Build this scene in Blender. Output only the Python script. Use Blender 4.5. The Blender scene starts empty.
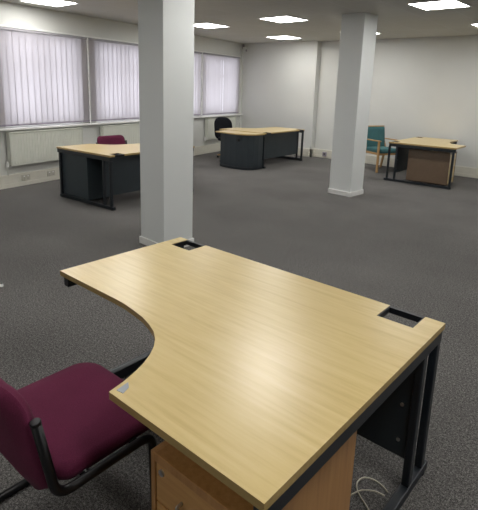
import bpy, bmesh, math, random
from math import sin, cos, pi, radians
from mathutils import Vector, Matrix

# ------------------------------------------------------------------ camera, world, exposure
scene = bpy.context.scene
col = scene.collection
PITCH, ROLL, YAW, EYE = 0.22596, 0.03146, -0.69946, 1.6475
fwd = Vector((sin(YAW) * cos(PITCH), cos(YAW) * cos(PITCH), -sin(PITCH)))
rt = Vector((cos(YAW), -sin(YAW), 0))
upv = rt.cross(fwd)
rt2 = rt * cos(ROLL) + upv * sin(ROLL)
up2 = -rt * sin(ROLL) + upv * cos(ROLL)
cam_d = bpy.data.cameras.new('camera')
cam = bpy.data.objects.new('camera', cam_d)
col.objects.link(cam)
cam.matrix_world = Matrix(((rt2.x, up2.x, -fwd.x, 0), (rt2.y, up2.y, -fwd.y, 0), (rt2.z, up2.z, -fwd.z, EYE), (0, 0, 0, 1)))
cam_d.sensor_fit = 'HORIZONTAL'
cam_d.sensor_width = 36
cam_d.lens = 485.86 * 36 / 478
cam_d.shift_y = -(255 - 198.09) / 478
cam_d.clip_start = 0.05
scene.camera = cam

world = bpy.data.worlds.new('overcast_sky')
scene.world = world
world.use_nodes = True
wn_ = world.node_tree.nodes['Background']
wn_.inputs[0].default_value = (0.90, 0.92, 1.0, 1)
wn_.inputs[1].default_value = 1.9

scene.view_settings.view_transform = 'Standard'
scene.view_settings.look = 'None'
scene.view_settings.gamma = 1
scene.view_settings.use_curve_mapping = False
scene.view_settings.exposure = 0.80
scene.cycles.use_denoising = True
scene.cycles.max_bounces = 10
scene.cycles.diffuse_bounces = 6
scene.cycles.transparent_max_bounces = 12
LAMP = 12.0          # emission of the ceiling panels


# ------------------------------------------------------------------ materials
def new_mat(name):
    m = bpy.data.materials.new(name)
    m.use_nodes = True
    nt = m.node_tree
    return m, nt, nt.nodes['Principled BSDF']


def ramp(nt, stops, src):
    r = nt.nodes.new('ShaderNodeValToRGB')
    while len(r.color_ramp.elements) < len(stops):
        r.color_ramp.elements.new(0.5)
    for e, (p, c) in zip(r.color_ramp.elements, stops):
        e.position = p
        e.color = (*c, 1)
    nt.links.new(src, r.inputs[0])
    return r


def noise(nt, scale, detail=4, vec=None, rough=.5, kind='Object'):
    tc = nt.nodes.new('ShaderNodeTexCoord')
    mp = nt.nodes.new('ShaderNodeMapping')
    nt.links.new(tc.outputs[kind], mp.inputs[0])
    if vec:
        mp.inputs['Scale'].default_value = vec
    n = nt.nodes.new('ShaderNodeTexNoise')
    n.inputs['Scale'].default_value = scale
    n.inputs['Detail'].default_value = detail
    n.inputs['Roughness'].default_value = rough
    nt.links.new(mp.outputs[0], n.inputs['Vector'])
    return n


def bump(nt, bsdf, src, strength, dist=.01):
    b = nt.nodes.new('ShaderNodeBump')
    b.inputs['Strength'].default_value = strength
    b.inputs['Distance'].default_value = dist
    nt.links.new(src, b.inputs['Height'])
    nt.links.new(b.outputs[0], bsdf.inputs['Normal'])


def plain(name, c, rough=.5, metal=0., var=.06, scale=12, bmp=0.):
    m, nt, b = new_mat(name)
    n = noise(nt, scale)
    lo = tuple(x * (1 - var) for x in c)
    hi = tuple(min(1, x * (1 + var)) for x in c)
    r = ramp(nt, [(.3, lo), (.7, hi)], n.outputs['Fac'])
    nt.links.new(r.outputs[0], b.inputs['Base Color'])
    b.inputs['Roughness'].default_value = rough
    b.inputs['Metallic'].default_value = metal
    if bmp:
        n2 = noise(nt, 60)
        bump(nt, b, n2.outputs['Fac'], bmp, .004)
    return m


def wood(name, dark, mid, light, axis=0, rough=.35, fine=1.0):
    m, nt, b = new_mat(name)
    s = [1.0, 1.0, 1.0]
    for i in range(3):
        s[i] = 1.3 if i == axis else 26.0
    n1 = noise(nt, 2.2 * fine, 5, tuple(s), .62)
    s2 = [.8 if i == axis else 4.2 for i in range(3)]
    n2 = noise(nt, 1.5, 3, tuple(s2), .5)
    n2.inputs['Distortion'].default_value = 1.2
    wv = nt.nodes.new('ShaderNodeMath')
    wv.operation = 'MULTIPLY'
    nt.links.new(n2.outputs['Fac'], wv.inputs[0])
    wv.inputs[1].default_value = 9
    fr = nt.nodes.new('ShaderNodeMath')
    fr.operation = 'PINGPONG'
    fr.inputs[1].default_value = 1
    nt.links.new(wv.outputs[0], fr.inputs[0])
    mx = nt.nodes.new('ShaderNodeMix')
    mx.inputs[0].default_value = .10
    nt.links.new(n1.outputs['Fac'], mx.inputs[2])
    nt.links.new(fr.outputs[0], mx.inputs[3])
    r = ramp(nt, [(.30, dark), (.5, mid), (.72, light)], mx.outputs[0])
    nt.links.new(r.outputs[0], b.inputs['Base Color'])
    b.inputs['Roughness'].default_value = rough
    b.inputs['Specular IOR Level'].default_value = .6
    b.inputs['Coat Weight'].default_value = .5
    b.inputs['Coat Roughness'].default_value = .27
    bump(nt, b, n1.outputs['Fac'], .05, .002)
    return m


M = {}
M['wall'] = plain('painted_wall', (.64, .645, .62), .75, var=.015, scale=2, bmp=.03)
M['pillar'] = plain('painted_pillar', (.70, .72, .71), .6, var=.01, scale=2)
M['skirt'] = plain('cream_gloss_paint', (.66, .64, .56), .4, var=.03)
M['white'] = plain('white_gloss_paint', (.78, .78, .76), .35, var=.02)
M['plate'] = plain('cream_socket_plate', (.50, .48, .41), .4, var=.02)
M['cabinet_slate'] = plain('slate_drawer_unit', (.036, .050, .058), .5, var=.06)
M['radiator'] = plain('radiator_enamel', (.63, .64, .57), .4, var=.02)
M['frame'] = plain('charcoal_powder_coat', (.012, .016, .021), .38, var=.1, scale=40)
M['panel'] = plain('slate_metal_panel', (.024, .033, .040), .5, var=.08, scale=8)
M['plastic'] = plain('black_plastic', (.010, .011, .014), .35, var=.05)
M['tube'] = plain('black_tube_enamel', (.004, .004, .005), .32, var=.02)
M['steel'] = plain('brushed_steel', (.55, .55, .55), .3, .9, var=.05)
M['chip'] = plain('silver_grey_plate', (.36, .39, .44), .4, .3)
M['oak'] = wood('light_oak_laminate', (.60, .445, .180), (.670, .510, .220), (.715, .56, .26), 0, .34)
M['shaded_oak_edge'] = wood('shaded_oak_edge_banding', (.36, .24, .075), (.43, .295, .105), (.50, .35, .14), 0, .45)  # banding coloured darker than the top to stand for shade on vertical sides
M['beech'] = wood('beech_laminate', (.38, .18, .055), (.46, .23, .075), (.52, .275, .10), 2, .42)
M['beech_front'] = wood('beech_drawer_front', (.48, .24, .075), (.56, .30, .10), (.62, .35, .13), 0, .42)
M['brown'] = wood('brown_laminate', (.135, .088, .052), (.155, .100, .060), (.175, .115, .070), 0, .45)
M['chairwood'] = wood('beech_chair_frame', (.42, .24, .09), (.50, .30, .12), (.58, .36, .16), 2, .4)
M['lino'] = plain('cable_sheath', (.55, .52, .42), .5)


def fabric(name, c, var=.25, scale=350, bmp=.4):
    m, nt, b = new_mat(name)
    n = noise(nt, scale, 2)
    n2 = noise(nt, 7, 3)
    mx = nt.nodes.new('ShaderNodeMix')
    mx.inputs[0].default_value = .35
    nt.links.new(n.outputs['Fac'], mx.inputs[2])
    nt.links.new(n2.outputs['Fac'], mx.inputs[3])
    r = ramp(nt, [(.3, tuple(x * (1 - var) for x in c)), (.7, tuple(x * (1 + var) for x in c))], mx.outputs[0])
    nt.links.new(r.outputs[0], b.inputs['Base Color'])
    b.inputs['Roughness'].default_value = .95
    b.inputs['Specular IOR Level'].default_value = .15
    b.inputs['Sheen Weight'].default_value = .04
    bump(nt, b, n.outputs['Fac'], bmp, .002)
    return m


M['burgundy'] = fabric('burgundy_upholstery', (.118, .019, .050))
M['black_fabric'] = fabric('black_upholstery', (.008, .009, .012))
M['teal'] = fabric('teal_upholstery', (.06, .155, .165))


def carpet():
    m, nt, b = new_mat('grey_carpet_tiles')
    n = noise(nt, 210, 2, rough=.8)
    n2 = noise(nt, 85, 3, rough=.7)
    n3 = noise(nt, .9, 3)
    mx = nt.nodes.new('ShaderNodeMix')
    mx.inputs[0].default_value = .4
    nt.links.new(n.outputs['Fac'], mx.inputs[2])
    nt.links.new(n2.outputs['Fac'], mx.inputs[3])
    r = ramp(nt, [(.40, (.042, .040, .039)), (.5, (.136, .130, .125)), (.60, (.340, .326, .314))], mx.outputs[0])
    n4 = noise(nt, 30, 4, rough=.8)
    m4 = nt.nodes.new('ShaderNodeMix')
    m4.inputs[0].default_value = .55
    nt.links.new(n3.outputs['Fac'], m4.inputs[2])
    nt.links.new(n4.outputs['Fac'], m4.inputs[3])
    r3 = ramp(nt, [(.35, (.62, .62, .62)), (.65, (1, 1, 1))], m4.outputs[0])
    mm = nt.nodes.new('ShaderNodeMix')
    mm.data_type = 'RGBA'
    mm.blend_type = 'MULTIPLY'
    mm.inputs[0].default_value = 1
    nt.links.new(r.outputs[0], mm.inputs[6])
    nt.links.new(r3.outputs[0], mm.inputs[7])
    nt.links.new(mm.outputs[2], b.inputs['Base Color'])
    b.inputs['Roughness'].default_value = 1
    b.inputs['Specular IOR Level'].default_value = .1
    bump(nt, b, mx.outputs[0], .6, .006)
    return m


M['carpet'] = carpet()


def ceiling_mat():
    m, nt, b = new_mat('mineral_ceiling_tiles')
    tc = nt.nodes.new('ShaderNodeTexCoord')
    mp = nt.nodes.new('ShaderNodeMapping')
    mp.inputs['Rotation'].default_value = (0, 0, -.04)
    mp.inputs['Location'].default_value = (.27, .27, 0)
    nt.links.new(tc.outputs['Object'], mp.inputs[0])
    br = nt.nodes.new('ShaderNodeTexBrick')
    br.offset = 0
    br.inputs['Scale'].default_value = 1
    br.inputs['Brick Width'].default_value = .6
    br.inputs['Row Height'].default_value = .6
    br.inputs['Mortar Size'].default_value = .010
    br.inputs['Mortar Smooth'].default_value = .3
    br.inputs['Bias'].default_value = 0
    br.inputs['Color1'].default_value = (.50, .495, .46, 1)
    br.inputs['Color2'].default_value = (.53, .525, .49, 1)
    br.inputs['Mortar'].default_value = (.56, .555, .54, 1)
    nt.links.new(mp.outputs[0], br.inputs['Vector'])
    nt.links.new(br.outputs['Color'], b.inputs['Base Color'])
    b.inputs['Roughness'].default_value = .8
    n = noise(nt, 90, 3)
    bump(nt, b, n.outputs['Fac'], .15, .003)
    return m


M['ceiling'] = ceiling_mat()


def emis(name, c, s):
    m, nt, b = new_mat(name)
    b.inputs['Base Color'].default_value = (.8, .8, .8, 1)
    b.inputs['Emission Color'].default_value = (*c, 1)
    b.inputs['Emission Strength'].default_value = s
    return m


M['lamp'] = emis('lit_panel_diffuser', (1, .985, .95), LAMP)


def blind_mat():
    m, nt, b = new_mat('translucent_blind_fabric')
    n = noise(nt, 5, 3, (1, 1, .4))
    r = ramp(nt, [(.3, (.69, .65, .675)), (.7, (.76, .72, .745))], n.outputs['Fac'])
    b.inputs['Base Color'].default_value = (.36, .34, .36, 1)
    b.inputs['Roughness'].default_value = .9
    tr = nt.nodes.new('ShaderNodeBsdfTranslucent')
    nt.links.new(r.outputs[0], tr.inputs[0])
    mx = nt.nodes.new('ShaderNodeMixShader')
    mx.inputs[0].default_value = .45
    nt.links.new(b.outputs[0], mx.inputs[1])
    nt.links.new(tr.outputs[0], mx.inputs[2])
    nt.links.new(mx.outputs[0], nt.nodes['Material Output'].inputs[0])
    return m


M['blind'] = blind_mat()


def glass_mat():
    m, nt, b = new_mat('window_glass')
    t = nt.nodes.new('ShaderNodeBsdfTransparent')
    g = nt.nodes.new('ShaderNodeBsdfGlossy')
    g.inputs['Roughness'].default_value = .02
    mx = nt.nodes.new('ShaderNodeMixShader')
    mx.inputs[0].default_value = .08
    nt.links.new(t.outputs[0], mx.inputs[1])
    nt.links.new(g.outputs[0], mx.inputs[2])
    nt.links.new(mx.outputs[0], nt.nodes['Material Output'].inputs[0])
    return m


M['glass'] = glass_mat()
M['pvc'] = plain('white_window_frame', (.70, .70, .70), .4)
M['tray'] = M['plastic']


# ------------------------------------------------------------------ mesh helpers
def box(bm, x0, x1, y0, y1, z0, z1, T=None):
    vs = [bm.verts.new((x, y, z)) for x in (x0, x1) for y in (y0, y1) for z in (z0, z1)]
    if T:
        for w in vs:
            w.co = T(w.co)
    for f in ((0, 1, 3, 2), (4, 6, 7, 5), (0, 4, 5, 1), (2, 3, 7, 6), (0, 2, 6, 4), (1, 5, 7, 3)):
        bm.faces.new([vs[i] for i in f])


def prism(bm, pts, z0, z1, T=None):
    lo = [bm.verts.new((p[0], p[1], z0)) for p in pts]
    hi = [bm.verts.new((p[0], p[1], z1)) for p in pts]
    if T:
        for w in lo + hi:
            w.co = T(w.co)
    bm.faces.new(lo[::-1])
    bm.faces.new(hi)
    n = len(pts)
    for i in range(n):
        bm.faces.new([lo[i], lo[(i + 1) % n], hi[(i + 1) % n], hi[i]])


def tube(bm, pts, r, seg=12, cap=True):
    pts = [Vector(p) for p in pts]
    rings = []
    nrm = None
    for i, p in enumerate(pts):
        a = pts[max(i - 1, 0)]
        b = pts[min(i + 1, len(pts) - 1)]
        t = (b - a).normalized()
        if nrm is None:
            ref = Vector((0, 0, 1)) if abs(t.z) < .9 else Vector((1, 0, 0))
            nrm = t.cross(ref).normalized()
        nrm = (nrm - t * nrm.dot(t)).normalized()
        bi = t.cross(nrm)
        rings.append([bm.verts.new(p + (nrm * cos(2 * pi * k / seg) + bi * sin(2 * pi * k / seg)) * r) for k in range(seg)])
    for a, b in zip(rings, rings[1:]):
        for k in range(seg):
            bm.faces.new([a[k], a[(k + 1) % seg], b[(k + 1) % seg], b[k]])
    if cap:
        bm.faces.new(rings[0][::-1])
        bm.faces.new(rings[-1])


def fillet(pts, r, n=6):
    """round the inner corners of a polyline"""
    pts = [Vector(p) for p in pts]
    out = [pts[0]]
    for a, b, c in zip(pts, pts[1:], pts[2:]):
        d1, d2 = (a - b), (c - b)
        rr = min(r, d1.length * .49, d2.length * .49)
        s, e = b + d1.normalized() * rr, b + d2.normalized() * rr
        for i in range(n + 1):
            t = i / n
            out.append(s * (1 - t) ** 2 + b * 2 * t * (1 - t) + e * t * t)
    out.append(pts[-1])
    return out


def obj(name, bm, mat, parent=None, bevel=0, smooth=False, mats=None, seg=2):
    bmesh.ops.recalc_face_normals(bm, faces=bm.faces)
    me = bpy.data.meshes.new(name)
    bm.to_mesh(me)
    bm.free()
    for m in (mats or [mat]):
        me.materials.append(m)
    if smooth:
        for p in me.polygons:
            p.use_smooth = True
    o = bpy.data.objects.new(name, me)
    col.objects.link(o)
    if parent:
        o.parent = parent
    if bevel:
        b = o.modifiers.new('bevel', 'BEVEL')
        b.width = bevel
        b.segments = seg
        b.limit_method = 'ANGLE'
    return o


def boxes(name, lst, mat, parent=None, bevel=0, T=None, **k):
    bm = bmesh.new()
    for b in lst:
        box(bm, *b, T=T)
    return obj(name, bm, mat, parent, bevel, **k)


def tag(o, label=None, cat=None, group=None, kind=None):
    if label:
        o['label'] = label
    if cat:
        o['category'] = cat
    if group:
        o['group'] = group
    if kind:
        o['kind'] = kind
    return o


def thing(name, label, cat, loc=(0, 0, 0), rz=0, group=None, kind=None):
    o = bpy.data.objects.new(name, None)
    o.empty_display_size = .1
    col.objects.link(o)
    o.location = loc
    o.rotation_euler = (0, 0, rz)
    return tag(o, label, cat, group, kind)


def struct(o):
    o['kind'] = 'structure'
    return o


def copy_tree(o, parent=None):
    c = o.copy()
    col.objects.link(c)
    if parent:
        c.parent = parent
    for ch in list(o.children):
        copy_tree(ch, c)
    return c


# ------------------------------------------------------------------ room
ZC = 2.752
CX, CY = -8.711, 10.34                     # corner of window wall and back wall
WD = Vector((.1668, -.9860, 0))            # along the window wall, towards the camera
WN = Vector((.9860, .1668, 0))             # into the room
XR, YF = 5.2, -3.4                         # right and rear limits of the room


def L(s, n, z=0):
    p = Vector((CX, CY, 0)) + WD * s + WN * n
    return Vector((p.x, p.y, z))


def TL(c):                                 # (s, n, z) -> world
    return L(c[0], c[1], c[2])


SEND = (CY - YF) / .9860
fl = [L(-.4, -.3), (XR + .3, CY + .4), (XR + .3, YF - .3), L(SEND + .3, -.3)]
bm = bmesh.new()
prism(bm, [(p[0], p[1]) for p in fl], -.12, 0)
struct(obj('floor', bm, M['carpet']))
bm = bmesh.new()
prism(bm, [(p[0], p[1]) for p in fl], ZC, ZC + .12)
struct(obj('ceiling', bm, M['ceiling']))

# window wall: sill wall, head wall and the piers between the windows
WZ0, WZ1 = .93, 2.34
wins = [(.30, 1.86), (2.00, 3.43), (3.75, 5.24), (5.58, 7.07), (7.39, 8.88)]
lst = [(-.3, SEND + .3, -.28, 0, 0, WZ0), (-.3, SEND + .3, -.28, 0, WZ1, ZC)]
edge = -.3
for a, b in wins:
    lst.append((edge, a, -.28, 0, WZ0, WZ1))
    edge = b
lst.append((edge, SEND + .3, -.28, 0, WZ0, WZ1))
struct(boxes('wall_left', lst, M['wall'], T=TL))

# back wall with the shallow step to the right of the curved desk
YL, YR, XS = CY - .05, CY + .11, -6.385
bm = bmesh.new()
box(bm, CX - .4, XS, YL, YL + .4, 0, ZC)
box(bm, XS - .01, XR + .3, YR, YL + .4, 0, ZC)
struct(obj('wall_back', bm, M['wall']))
struct(boxes('wall_right', [(XR, XR + .3, YF - .3, CY + .4, 0, ZC)], M['wall']))
bm = bmesh.new()
e0 = L(SEND + .3, -.3)
box(bm, e0.x, XR + .3, YF - .3, YF, 0, ZC)
struct(obj('wall_front', bm, M['wall']))

# skirting and dado trunking
def trunk(name, a, b, T=None):
    return [(a, b, 0, .058, 0, .062), (a, b, 0, .050, .062, .190), (a, b, 0, .045, .190, .200)]


bm = bmesh.new()
for b in trunk('', 0, SEND):
    box(bm, *b, T=TL)
o = obj('baseboard_left', bm, M['skirt'], bevel=.004)
struct(o)
bm = bmesh.new()
for a, b, n0, n1, z0, z1 in trunk('', 0, 1):
    box(bm, CX, XS + n1, YL - n1, YL, z0, z1)
    box(bm, XS, XS + n1, YL - n1, YR, z0, z1)
    box(bm, XS + n1, XR, YR - n1, YR, z0, z1)
struct(obj('baseboard_back', bm, M['skirt'], bevel=.004))

# continuous window board
struct(boxes('trim_1', [(-.05, SEND, -.02, .085, .885, .915)], M['white'], bevel=.006, T=TL))
# boxed pipe run in the corner, and pale strips on the piers between the blinds
struct(boxes('trim_2', [(.06, .13, 0, .05, .2, ZC)], M['wall'], bevel=.005, T=TL))
for k, s in enumerate((1.93, 3.59, 5.41, 7.23)):
    struct(boxes('trim_%d' % (k + 3), [(s - .012, s + .012, 0, .045, .915, 2.40)], M['pvc'], bevel=.004, T=TL))
# seam boards over the blinds
struct(boxes('trim_9', [(0, SEND, 0, .018, 2.40, 2.425)], M['white'], bevel=.003, T=TL))

for k, (a, b) in enumerate(wins):
    w = thing('window_%d' % (k + 1), None, None, L((a + b) / 2, 0, WZ0))
    w['kind'] = 'structure'
    w.rotation_euler = (0, 0, math.atan2(WD.y, WD.x))
    ln = (b - a) / 2
    fr = [(-ln, ln, .12, .18, 0, .06), (-ln, ln, .12, .18, WZ1 - WZ0 - .06, WZ1 - WZ0),
          (-ln, -ln + .06, .12, .18, 0, WZ1 - WZ0), (ln - .06, ln, .12, .18, 0, WZ1 - WZ0),
          (-.03, .03, .12, .18, 0, WZ1 - WZ0), (-ln, ln, .12, .18, .93, .99)]
    # local +y of this frame points to -WN (outside)
    sgn = -1 if Vector((-WD.y, WD.x, 0)).dot(WN) > 0 else 1
    boxes('window_frame', [(x0, x1, sgn * y0, sgn * y1, z0, z1) for x0, x1, y0, y1, z0, z1 in fr], M['pvc'], w)
    boxes('window_pane', [(-ln, ln, sgn * .148, sgn * .152, .02, WZ1 - WZ0 - .02)], M['glass'], w)

# ------------------------------------------------------------------ pillars
def pillar(x, y, w, d, label):
    t = thing('pillar', label, 'pillar', (x, y, 0), -.075, 'white square pillars', 'structure')
    boxes('shaft', [(-w, 0, 0, d, 0, ZC)], M['pillar'], t, bevel=.004)
    boxes('skirting', [(-w - .014, .014, -.014, d + .014, 0, .075)], M['white'], t, bevel=.004)


pillar(-3.544, 3.068, .399, .371, 'near white square pillar directly behind the corner of the large foreground desk')
pillar(-3.485, 6.857, .399, .371, 'far white square pillar with low skirting, left of the armchair')

# ------------------------------------------------------------------ ceiling lights
def ceiling_light():
    t = thing('ceiling_light', '', 'ceiling light', (0, 0, ZC), -.04, 'square ceiling light panels')
    a, b = .300, .285
    bm = bmesh.new()
    for q in ((-a, a, -a, -b, -.012, 0), (-a, a, b, a, -.012, 0), (-a, -b, -b, b, -.012, 0), (b, a, -b, b, -.012, 0)):
        box(bm, *q)
    obj('frame', bm, M['white'], t)
    boxes('diffuser', [(-b, b, -b, b, -.008, -.001)], M['lamp'], t)
    return t


LIGHTS = [(-6.93, 3.86, 'ceiling light panel over the windows at the top left edge of the picture'),
          (-6.76, 6.95, 'ceiling light panel just right of the near pillar, close to the window wall'),
          (-4.96, 6.89, 'larger bright ceiling light panel left of the far pillar, nearer of two in line'),
          (-6.69, 9.33, 'small far ceiling light panel above the back wall, left of the far pillar'),
          (-4.72, 9.15, 'ceiling light panel mostly hidden behind the top of the far pillar'),
          (-2.38, 6.70, 'ceiling light panel at the top edge right of the far pillar'),
          (-2.26, 9.02, 'ceiling light panel cut by the right edge of the picture near the back wall'),
          (-5.42, 3.98, 'ceiling light panel overhead between the near pillar and the window wall'),
          (-2.66, 3.66, 'ceiling light panel overhead above the carpet beyond the foreground desk'),
          (.30, 6.70, 'added ceiling light panel outside the picture on the right, over open carpet'),  # from here on, unseen panels added to light the desk and carpet
          (.30, 9.02, 'added ceiling light panel outside the picture on the right, by the back wall'),
          (.30, 3.90, 'added ceiling light panel outside the picture to the right of the foreground desk'),
          (3.0, 6.70, 'added ceiling light panel outside the picture in the middle of the far right row'),
          (3.0, 3.90, 'added ceiling light panel outside the picture in the near end of the far right row'),
          (-5.10, 1.10, 'added unseen ceiling light panel behind the viewer on the window side'),
          (-2.40, 1.10, 'added unseen ceiling light panel above the viewer, on the chair side of the foreground desk'),
          (.30, 1.10, 'added unseen ceiling light panel above the viewer, on the right of the foreground desk'),
          (-1.0, -1.5, 'added unseen ceiling light panel behind the viewer in the middle of the room'),
          (3.0, 1.10, 'added unseen ceiling light panel behind the viewer on the right hand side')]
L0 = ceiling_light()
for i, (x, y, lab) in enumerate(LIGHTS):
    o = L0 if i == 0 else copy_tree(L0)
    o.location = (x, y, ZC)
    o['label'] = lab

# ------------------------------------------------------------------ vertical blinds
random.seed(4)


def blind(a, b, label):
    t = thing('vertical_blind', label, 'blind', L((a + b) / 2, .036, 0), math.atan2(WD.y, WD.x), 'vertical window blinds')
    ln = (b - a) / 2
    boxes('head_rail', [(-ln, ln, -.022, .022, 2.355, 2.392)], M['blind_rail'], t, bevel=.004)
    bm = bmesh.new()
    bw = bmesh.new()
    n = int(round(2 * ln / .112))
    for k in range(n):
        x = -ln + (k + .5) * 2 * ln / n
        ang = radians(2 + random.uniform(-6, 6))
        hw = .0635
        c, s = cos(ang) * hw, sin(ang) * hw
        prev = None
        # gently bowed vane
        prof = []
        for j in range(5):
            u = -1 + j / 2
            bow = .003 * (1 - u * u)
            prof.append((x + c * u - sin(ang) * bow, s * u + cos(ang) * bow))
        m = len(prof)
        th = .0008
        vs = []
        for z in (.965, 2.355):
            vs.append([bm.verts.new((p[0], p[1] - th, z)) for p in prof] )
        for j in range(m - 1):
            bm.faces.new([vs[0][j], vs[0][j + 1], vs[1][j + 1], vs[1][j]])
        # weighted hem at the foot of each vane
        pts = [(p[0], p[1] + .003) for p in prof] + [(p[0], p[1] - .003) for p in prof[::-1]]
        prism(bw, pts, .945, .975)
    bmesh.ops.translate(bm, verts=bm.verts, vec=(0, 0, 0))
    obj('slats', bm, M['blind'], t, smooth=True)
    obj('bottom_weights', bw, M['hem'], t)
    return t


M['blind_rail'] = plain('grey_blind_rail', (.30, .29, .31), .5)
M['hem'] = plain('grey_blind_hem', (.33, .30, .35), .7)
blind(.24, 1.90, 'vertical blind on the farthest window, by the back corner of the room')
blind(1.98, 3.57, 'vertical blind showing as a thin strip beside the right edge of the near pillar')
blind(3.62, 5.38, 'vertical blind on the window immediately left of the near pillar')
blind(5.44, 7.20, 'large vertical blind on the window at the left of the picture')
blind(7.26, 8.95, 'vertical blind cut off at the left edge of the picture')


# ------------------------------------------------------------------ radiators, sockets, sensor
def radiator(a, b, label):
    t = thing('radiator', label, 'radiator', L((a + b) / 2, 0, 0), math.atan2(WD.y, WD.x), 'panel radiators under the windows')
    ln = (b - a) / 2
    z0, z1 = .34, .845
    bm = bmesh.new()
    # fluted front: convectors pressed in the sheet
    n = int(2 * ln / .05)
    pts = [(-ln, .05)]
    for k in range(n):
        x0 = -ln + (k + .12) * 2 * ln / n
        x1 = -ln + (k + .88) * 2 * ln / n
        d = 2 * ln / n * .14
        pts += [(x0 - d * .3, .106), (x0 + d, .112), (x1 - d, .112), (x1 + d * .3, .106)]
    pts += [(ln, .05)]
    prism(bm, pts, z0 + .03, z1 - .03)
    box(bm, -ln, ln, .045, .106, z0, z0 + .03)
    box(bm, -ln, ln, .045, .106, z1 - .03, z1)
    obj('panel', bm, M['radiator'], t, bevel=.003)
    bm = bmesh.new()
    box(bm, -ln - .006, ln + .006, .03, .118, z1, z1 + .012)
    box(bm, -ln - .008, -ln, .03, .118, z0 + .02, z1 + .01)
    box(bm, ln, ln + .008, .03, .118, z0 + .02, z1 + .01)
    obj('casing', bm, M['radiator'], t, bevel=.002)
    for s in (-1, 1):
        bm = bmesh.new()
        tube(bm, fillet([(s * (ln - .01), .075, z0 + .03), (s * (ln + .05), .075, z0 + .03), (s * (ln + .05), .075, .20)], .03), .008)
        pp = obj('pipe', bm, M['radiator'], t, smooth=True)
    bm = bmesh.new()
    tube(bm, [(ln + .05, .075, z0 - .01), (ln + .05, .075, z0 + .03), (ln + .05, .075, z0 + .075)], .019)
    obj('valve', bm, M['white'], t, smooth=False, bevel=.004)
    for x in (-ln + .15, ln - .18):
        boxes('bracket', [(x, x + .03, 0, .05, z0 + .05, z1 - .05)], M['radiator'], t)
    return t


radiator(.48, 1.78, 'cream radiator under the farthest window, beside the black office chair')
radiator(3.78, 5.18, 'cream radiator behind the burgundy chair, left of the near pillar')
radiator(5.68, 7.08, 'long cream panel radiator under the large window at the left')


def socket(s, label, z=.127):
    t = thing('wall_socket', label, 'socket', L(s, .050, z), math.atan2(WD.y, WD.x), 'power sockets on the window wall trunking')
    boxes('face_plate', [(-.075, .075, 0, .010, -.043, .043)], M['plate'], t, bevel=.003)
    for x in (-.035, .035):
        boxes('switch', [(x - .012, x + .012, .010, .014, .010, .032)], M['white'], t)
        boxes('pin_holes', [(x - .003, x + .003, .0100, .0108, -.008, .002), (x - .012, x - .006, .0100, .0108, -.028, -.022),
                            (x + .006, x + .012, .0100, .0108, -.028, -.022)], M['plastic'], t)


socket(6.81, 'double power socket on the trunking below the left radiator, farther from the desk')
socket(6.33, 'double power socket on the trunking below the left radiator, next to the dark desk')
t = thing('wall_socket', 'small dark grey outlet box on the skirting of the back wall behind the far pillar', 'socket', (-6.05, YR - .055, .115))
boxes('face_plate', [(-.055, .055, -.02, 0, -.075, .03)], M['hem'], t, bevel=.004)
boxes('switch', [(-.02, .02, -.026, -.02, -.03, 0)], M['plastic'], t)

t = thing('motion_sensor', 'small grey sensor on a bracket high in the far corner of the room', 'sensor', L(.10, .05, 2.62), math.atan2(WD.y, WD.x))
boxes('bracket', [(-.05, .05, 0, .02, -.01, .11)], M['hem'], t, bevel=.005)
bm = bmesh.new()
prism(bm, [(-.045, .02), (.045, .02), (.045, .07), (.02, .10), (-.02, .10), (-.045, .07)], -.085, .035)
obj('housing', bm, M['pvc'], t, bevel=.006)
boxes('lens', [(-.025, .025, .09, .103, -.07, -.02)], M['hem'], t, bevel=.004)


# ------------------------------------------------------------------ desks
H, TH = .73, .025


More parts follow.
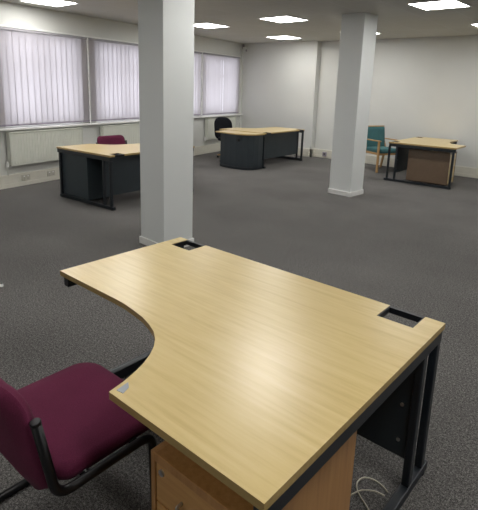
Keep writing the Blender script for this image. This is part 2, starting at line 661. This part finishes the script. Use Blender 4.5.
def desk(label, C, rz, mirror=False, chip=True):
    """radial desk. local u runs along the 1.6 m edge from the outer corner, w along the 1.2 m edge."""
    sg = -1 if mirror else 1
    t = thing('curved_desk', label, 'desk', (C[0], C[1], 0), rz, 'curved office desks')

    def T(c):
        return Vector((c[0], c[1] * sg, c[2]))

    curve = [(1.13, .800), (1.06, .803), (.985, .813), (.915, .825), (.85, .845), (.795, .868), (.747, .900), (.708, .938), (.676, .982),
             (.650, 1.030), (.628, 1.085), (.612, 1.140), (.600, 1.200)]
    nd = .135
    outline = [(0, 0), (.082, 0), (.082, nd), (.238, nd), (.238, 0), (1.378, 0), (1.378, nd), (1.53, nd), (1.53, 0), (1.6, 0), (1.6, .8)] + curve + [(0, 1.2)]
    bm = bmesh.new()
    n = len(outline)
    lo = [bm.verts.new(T((p[0], p[1], H - TH))) for p in outline]
    hi = [bm.verts.new(T((p[0], p[1], H))) for p in outline]
    fb = bm.faces.new(lo[::-1])
    ft = bm.faces.new(hi)
    sides = [bm.faces.new([lo[i], lo[(i + 1) % n], hi[(i + 1) % n], hi[i]]) for i in range(n)]
    for f in sides:
        f.material_index = 1
    bmesh.ops.recalc_face_normals(bm, faces=bm.faces)
    bmesh.ops.triangulate(bm, faces=[fb, ft], ngon_method='EAR_CLIP')
    obj('desktop', bm, None, t, mats=[M['oak'], M['shaded_oak_edge']])
    # cable ports: a black lipped surround in each notch of the long edge
    for u0, u1 in ((.082, .238), (1.378, 1.53)):
        bm = bmesh.new()
        g = .006
        box(bm, u0, u1, -.002, .016, H - .028, H - .002, T=T)
        box(bm, u0 - .001, u0 + g, .016, nd, H - .028, H - .003, T=T)
        box(bm, u1 - g, u1 + .001, .016, nd, H - .028, H - .003, T=T)
        box(bm, u0, u1, nd - g, nd + .001, H - .028, H - .003, T=T)
        obj('cable_port', bm, M['plastic'], t)
    if chip:
        bm = bmesh.new()
        prism(bm, [(.5895, 1.180), (.5975, 1.131), (.574, 1.146), (.562, 1.176)], H, H + .0015, T=T)
        o = obj('corner_plate', bm, M['chip'], t)
        o['label'] = 'small silver grey plate on the corner'
    # frames
    for q in ((.004, .038, .008, 1.192), (1.555, 1.594, .008, .785)):
        bm = bmesh.new()
        box(bm, *q, H - TH - .055, H - TH, T=T)
        obj('top_rail', bm, M['frame'], t, bevel=.003)
    for u0, u1, w0, w1 in ((.004, .036, -.035, 1.185), (1.552, 1.590, .0, .76)):
        bm = bmesh.new()
        if u0 > 1:
            sec = [(u0, .006), (u1, .006), (u1, .068), (u0 + .018, .068), (u0, .060)]
        else:
            sec = [(u0, .006), (u1 + .010, .006), (u1 + .010, .040), (u1 + .004, .048), (u0, .048)]
        ends = [[bm.verts.new(T(Vector((a, w, z)))) for a, z in sec] for w in (w0, w1)]
        for i in range(5):
            bm.faces.new([ends[0][i], ends[0][(i + 1) % 5], ends[1][(i + 1) % 5], ends[1][i]])
        bm.faces.new(ends[0])
        bm.faces.new(ends[1][::-1])
        f = obj('foot', bm, M['frame'], t, bevel=.004)
        for w in (w0 + .04, w1 - .04):
            bm = bmesh.new()
            um = (u0 + u1) / 2
            tube(bm, [T(Vector((um, w, 0))), T(Vector((um, w, .014)))], .018)
            obj('glide', bm, M['plastic'], f)
    for u0, u1, w in ((.008, .040, .000), (.008, .040, .142), (.008, .040, 1.135), (1.545, 1.585, .005), (1.545, 1.585, .135)):
        bm = bmesh.new()
        box(bm, u0, u1, w, w + .038, .046, H - TH - .054, T=T)
        obj('post', bm, M['frame'], t, bevel=.005)
    bm = bmesh.new()
    box(bm, .042, 1.545, .150, .162, .158, H - TH - .002, T=T)
    mp = obj('modesty_panel', bm, M['panel'], t, bevel=.002)
    for u in (.078, 1.50):
        for z in (.235, .400):
            bm = bmesh.new()
            tube(bm, [T(Vector((u, .162, z))), T(Vector((u, .1665, z)))], .008)
            s = obj('screw', bm, M['steel'], mp)
    return t


def pedestal(label, C, rz, mirror, u0, u1, w0, w1, h, body, front, nd=3, feet=True, name='drawer_pedestal'):
    """drawers face +w"""
    sg = -1 if mirror else 1
    t = thing(name, label, 'drawer unit', (C[0], C[1], 0), rz, 'under desk drawer units')

    def T(c):
        return Vector((c[0], c[1] * sg, c[2]))

    zb = .035 if feet else .0
    p = .018
    bm = bmesh.new()
    box(bm, u0, u0 + p, w0, w1, zb, h - .0, T=T)
    box(bm, u1 - p, u1, w0, w1, zb, h, T=T)
    box(bm, u0 + p, u1 - p, w0, w0 + p, zb, h, T=T)
    box(bm, u0 + p, u1 - p, w0 + p, w1, zb, zb + p, T=T)
    box(bm, u0 + p, u1 - p, w0 + p, w1, h - .029, h, T=T)
    obj('body', bm, body, t, bevel=.002)
    zs = [h - .032]
    hs = [.135, .135, h - .032 - zb - p - .27 - .008] if nd == 3 else [(h - .032 - zb - p) / 2] * 2
    z = h - .032
    for k, dh in enumerate(hs):
        bm = bmesh.new()
        box(bm, u0 + p + .002, u1 - p - .002, w1 - .030, w1 - .004, z - dh + .003, z, T=T)
        d = obj('drawer', bm, front, t, bevel=.002)
        um = (u0 + u1) / 2
        zz = z - dh * .52
        bm = bmesh.new()
        pts = [T(Vector((um - .055, w1 - .005, zz))), T(Vector((um - .055, w1 + .022, zz))), T(Vector((um + .055, w1 + .022, zz))), T(Vector((um + .055, w1 - .005, zz)))]
        tube(bm, fillet(pts, .012), .0045, 8)
        obj('handle', bm, M['steel'], d, smooth=True)
        if k == 0:
            bm = bmesh.new()
            tube(bm, [T(Vector((u1 - p - .028, w1 - .006, z - .022))), T(Vector((u1 - p - .028, w1 + .001, z - .022)))], .011, 16)
            lk = obj('lock', bm, M['steel'], d)
            lk['label'] = 'chrome lock'
        z -= dh + .004
    if feet:
        for uu in (u0 + .05, u1 - .05):
            for ww in (w0 + .06, w1 - .06):
                bm = bmesh.new()
                tube(bm, [T(Vector((uu - .011, ww, .020))), T(Vector((uu + .011, ww, .020)))], .020, 14)
                obj('castor', bm, M['plastic'], t)
    return t


C1 = (-.518, 1.951)
C2 = (-5.265, 3.655)
C3 = (-6.05, 7.93)
C4 = (-3.725, 8.70)
desk('large light oak curved desk with black frame filling the foreground', C1, pi - .0093)
desk('curved desk with dark panels standing behind the near pillar by the left radiator', C2, pi / 2 + .05)
desk('curved desk near the back corner with a bow fronted dark unit against its end', C3, pi / 2 + .04, chip=False)
desk('curved desk by the back wall at the right with a brown drawer unit below', C4, pi / 2 + .03, mirror=True, chip=False)

pedestal('orange beech drawer unit with chrome lock under the foreground desk', C1, pi - .0093, False, .065, .438, .60, 1.172, .602, M['beech'], M['beech_front'])
pedestal('dark slate drawer unit under the desk end nearest the left radiator', C2, pi / 2 + .05, False, 0.050, .46, .56, 1.165, .70, M['cabinet_slate'], M['cabinet_slate'])
pedestal('brown sided drawer unit under the desk beside the teal armchair', C4, pi / 2 + .03, True, .20, .61, .32, 1.06, .61, M['brown'], M['oak'])

# bow fronted end unit with its own worktop, against the end of the back corner desk
t = thing('end_cabinet', 'dark bow fronted cabinet with oak top against the end of the back corner desk', 'cabinet', (-6.05, 7.90, 0), .03)
front = [(-.80, 0), (-.80, -.40), (-.66, -.435), (-.50, -.455), (-.34, -.455), (-.20, -.43), (-.09, -.375), (-.02, -.28), (0, -.15), (0, 0)]
bm = bmesh.new()
prism(bm, front, .05, .70)
obj('body', bm, M['panel'], t, bevel=.002)
bm = bmesh.new()
prism(bm, [(x * 1.004, y * 1.02) for x, y in front], .0, .05)
obj('plinth', bm, M['frame'], t)
top = [(-.93, 0), (-.93, -.42), (-.68, -.47), (-.50, -.485), (-.34, -.485), (-.19, -.46), (-.07, -.395), (.01, -.29), (.03, -.15), (.03, 0)]
bm = bmesh.new()
prism(bm, top, .70, .725)
o = obj('worktop', bm, None, t, mats=[M['oak'], M['shaded_oak_edge']])
for p in o.data.polygons:
    p.material_index = 0 if abs(p.normal.z) > .5 else 1
bm = bmesh.new()
tube(bm, [(-.30, -.44, .60), (-.30, -.466, .60)], .038, 20)
obj('grommet', bm, M['plastic'], t)


# ------------------------------------------------------------------ burgundy cantilever chairs
def rounded(w, h, r, n=6, r2=None):
    pts = []
    r2 = r2 or r
    for (cx, cy, a0, rr) in ((w / 2 - r, h - r, 0, r), (-w / 2 + r, h - r, 90, r), (-w / 2 + r2, r2, 180, r2), (w / 2 - r2, r2, 270, r2)):
        for k in range(n + 1):
            a = radians(a0 + 90 * k / n)
            pts.append((cx + rr * cos(a), cy + rr * sin(a)))
    return pts


def cushion(name, outline, thick, fn, mat, parent, puff=.012, inset=.03):
    """pillowed pad: outline in (a, b), fn maps (a, b, t) to local space"""
    bm = bmesh.new()
    cx = sum(p[0] for p in outline) / len(outline)
    cy = sum(p[1] for p in outline) / len(outline)
    levels = [(inset, -thick / 2), (.008, -thick / 2 + .012), (0, -thick / 2 + .03 if thick > .05 else 0), (0, thick / 2 - .03 if thick > .05 else 0), (.008, thick / 2 - .010), (inset, thick / 2)]
    rings = []
    for ins, tt in levels:
        ring = []
        for a, b in outline:
            d = math.hypot(a - cx, b - cy)
            k = 1 - ins / d
            ring.append(bm.verts.new(fn(cx + (a - cx) * k, cy + (b - cy) * k, tt)))
        rings.append(ring)
    n = len(outline)
    for r0, r1 in zip(rings, rings[1:]):
        for i in range(n):
            bm.faces.new([r0[i], r0[(i + 1) % n], r1[(i + 1) % n], r1[i]])
    for ring, sgn, base in ((rings[0], -1, -thick / 2), (rings[-1], 1, thick / 2)):
        last = ring
        for f, pf in ((.72, .6), (.4, .9)):
            cur = []
            for a, b in outline:
                cur.append(bm.verts.new(fn(cx + (a - cx) * f, cy + (b - cy) * f, base + sgn * puff * pf)))
            for i in range(n):
                bm.faces.new([last[i], last[(i + 1) % n], cur[(i + 1) % n], cur[i]])
            last = cur
        cv = bm.verts.new(fn(cx, cy, base + sgn * puff))
        for i in range(n):
            bm.faces.new([last[i], last[(i + 1) % n], cv])
    return obj(name, bm, mat, parent, smooth=True)


def visitor_chair(label, loc, rz):
    """faces local +y, origin on the floor under the seat centre"""
    t = thing('visitor_chair', label, 'chair', (*loc, 0), rz, 'burgundy cantilever chairs')
    cushion('seat', [(a, b - .235) for a, b in rounded(.52, .445, .085, r2=.05)], .065, lambda a, b, q: Vector((a, b, .447 + q + .012 * (b > .12) * -(b - .12) / .1)), M['burgundy'], t, .010)
    tilt = radians(13)

    def fb(a, b, q):
        curve = .035 * (1 - (a / .27) ** 2)
        d = -curve + q
        return Vector((a, -.253 - b * sin(tilt) + d * cos(tilt), .425 + b * cos(tilt) + d * sin(tilt)))
    cushion('backrest', rounded(.53, .395, .075, r2=.05), .045, fb, M['burgundy'], t, .006, .016)
    r = .0155
    X = .280
    for s in (-1, 1):
        bm = bmesh.new()
        pts = [(s * X, -.310, .705), (s * X, -.262, .425), (s * X, .105, .428), (s * X, .118, .016), (s * X, -.330, .016)]
        tube(bm, fillet(pts, .055), r, 12)
        sf = obj('side_frame', bm, M['tube'], t, smooth=True)
        bm = bmesh.new()
        tube(bm, [(s * X, -.3095, .702), (s * X, -.3115, .714)], r + .001, 12)
        o = obj('end_cap', bm, M['tube'], sf, bevel=.003)
    for y, z in ((-.330, .016), (.04, .425), (-.15, .420)):
        bm = bmesh.new()
        tube(bm, [(-X, y, z), (X, y, z)], r * (.95 if z > .1 else 1), 12)
        obj('cross_bar', bm, M['tube'], t, smooth=True)
    return t


visitor_chair('burgundy upholstered chair with black tube frame pulled up to the foreground desk', (-1.465, .862), 0)
visitor_chair('burgundy chair mostly hidden behind the desk under the left windows', (-6.36, 4.68), -pi / 2)


# ------------------------------------------------------------------ black office chair
def office_chair(label, loc, rz):
    t = thing('office_chair', label, 'chair', (*loc, 0), rz)
    cushion('seat', [(a, b - .24) for a, b in rounded(.48, .47, .13)], .08, lambda a, b, q: Vector((a, b, .45 + q)), M['black_fabric'], t)
    cushion('backrest', rounded(.49, .50, .17, r2=.13), .07,
            lambda a, b, q: Vector((a, -.25 - b * .14 - .04 * (1 - (a / .24) ** 2) + q, .43 + b)), M['black_fabric'], t)
    bm = bmesh.new()
    tube(bm, fillet([(0, -.05, .405), (0, -.29, .405), (0, -.37, .58)], .05), .018)
    obj('back_bracket', bm, M['plastic'], t, smooth=True)
    bm = bmesh.new()
    tube(bm, [(0, 0, .07), (0, 0, .25)], .030)
    tube(bm, [(0, 0, .25), (0, 0, .41)], .018)
    obj('gas_column', bm, M['plastic'], t)
    for k in range(5):
        a = radians(90 + 72 * k)
        d = Vector((cos(a), sin(a), 0))
        n = Vector((-d.y, d.x, 0))
        bm = bmesh.new()
        vs = []
        for rr, hw, z0, z1 in ((.02, .030, .075, .125), (.30, .018, .055, .080)):
            vs.append([bm.verts.new(d * rr + n * s * hw + Vector((0, 0, z))) for s, z in ((-1, z0), (1, z0), (1, z1), (-1, z1))])
        for i in range(4):
            bm.faces.new([vs[0][i], vs[0][(i + 1) % 4], vs[1][(i + 1) % 4], vs[1][i]])
        bm.faces.new(vs[0][::-1])
        bm.faces.new(vs[1])
        leg = obj('base_leg', bm, M['chairwood'], t, bevel=.006)
        bm = bmesh.new()
        c = d * .285 + Vector((0, 0, .026))
        tube(bm, [c - n * .02, c + n * .02], .026, 14)
        obj('castor', bm, M['plastic'], leg)
    return t


office_chair('black office chair with rounded back by the farthest window', (-7.43, 8.44), -pi / 2 - .25)


# ------------------------------------------------------------------ teal armchair
def armchair(label, loc, rz):
    """faces local -y"""
    t = thing('armchair', label, 'chair', (*loc, 0), rz)
    cushion('seat', [(a, b - .24) for a, b in rounded(.52, .48, .05)], .09, lambda a, b, q: Vector((a, b, .435 + q)), M['teal'], t)
    cushion('backrest', rounded(.52, .45, .03), .06, lambda a, b, q: Vector((a, .235 + b * .16 + q, .45 + b)), M['teal'], t)
    bm = bmesh.new()
    box(bm, -.255, .255, .285, .345, .897, .920)
    obj('head_rail', bm, M['chairwood'], t, bevel=.008)
    for s in (-1, 1):
        bm = bmesh.new()
        x = s * .285

        def bar(p, q, hw, hd):
            p, q = Vector(p), Vector(q)
            vs = [bm.verts.new(e + Vector((a * hw, b * hd, 0))) for e in (p, q) for a, b in ((-1, -1), (1, -1), (1, 1), (-1, 1))]
            for i in range(4):
                bm.faces.new([vs[i], vs[(i + 1) % 4], vs[4 + (i + 1) % 4], vs[4 + i]])
            bm.faces.new(vs[3::-1])
            bm.faces.new(vs[4:])
        bar((x, -.235, 0), (x, -.225, .635), .017, .022)
        obj('front_leg', bm, M['chairwood'], t, bevel=.005)
        bm = bmesh.new()
        bar((x * .97, .33, 0), (x * .93, .21, .44), .017, .022)
        bar((x * .93, .21, .44), (x * .72, .350, .90), .015, .020)
        obj('rear_leg', bm, M['chairwood'], t, bevel=.005)
        bm = bmesh.new()
        prism(bm, [(x - .026, -.27), (x + .026, -.27), (x + .026, .26), (x - .026, .26)], .635, .660)
        obj('armrest', bm, M['chairwood'], t, bevel=.008)
        boxes('side_rail', [(x - .012, x + .012, -.215, .215, .365, .405)], M['chairwood'], t, bevel=.003)
    boxes('front_rail', [(-.275, .275, -.225, -.20, .355, .40)], M['chairwood'], t, bevel=.003)
    return t


armchair('teal upholstered armchair with pale wooden frame between the far pillar and right desk', (-4.30, 9.74), 1.12)

# ------------------------------------------------------------------ loose cable on the floor
def spline(ctl, z):
    P = [Vector((x, y, z)) for x, y in ctl]
    out = []
    for i in range(len(P) - 1):
        a, b, c, d = P[max(i - 1, 0)], P[i], P[i + 1], P[min(i + 2, len(P) - 1)]
        for k in range(8):
            t_ = k / 8
            out.append(.5 * ((2 * b) + (c - a) * t_ + (2 * a - 5 * b + 4 * c - d) * t_ ** 2 + (3 * b - a - 3 * c + d) * t_ ** 3))
    return out + [P[-1]]


CABLES = [([(-.598, 1.742), (-.625, 1.757), (-.669, 1.765), (-.708, 1.748), (-.719, 1.709), (-.706, 1.673), (-.672, 1.642), (-.618, 1.605), (-.602, 1.57)], .0045,
           'loose cream cable turning in a wide loop on the carpet under the foreground desk'),
          ([(-.74, 1.42), (-.725, 1.52), (-.704, 1.614), (-.682, 1.669), (-.639, 1.701), (-.598, 1.708)], .012,
           'cream cable in a flat arc crossing the wider loop, running behind the drawer unit')]
for ctl, z, lab in CABLES:
    bm = bmesh.new()
    tube(bm, spline(ctl, z), .0032, 8)
    tag(obj('cable', bm, M['lino'], smooth=True), lab, 'cable', 'loose cables under the foreground desk')

bm = bmesh.new()
ring = [(.020, -.012), (.024, .006), (.008, .016), (-.014, .013), (-.023, -.004), (-.006, -.017)]
lo = [bm.verts.new((x, y, .0)) for x, y in ring]
hi = [bm.verts.new((x * .8, y * .8, .007 + .006 * ((i * 7) % 3))) for i, (x, y) in enumerate(ring)]
for i in range(6):
    bm.faces.new([lo[i], lo[(i + 1) % 6], hi[(i + 1) % 6], hi[i]])
bm.faces.new(lo[::-1])
cv = bm.verts.new((0, 0, .010))
for i in range(6):
    bm.faces.new([hi[i], hi[(i + 1) % 6], cv])
o = obj('paper_scrap', bm, M['white'])
o.location = (-3.845, 1.590, 0)
tag(o, 'tiny crumpled pale scrap on the carpet at the left edge of the picture', 'litter')
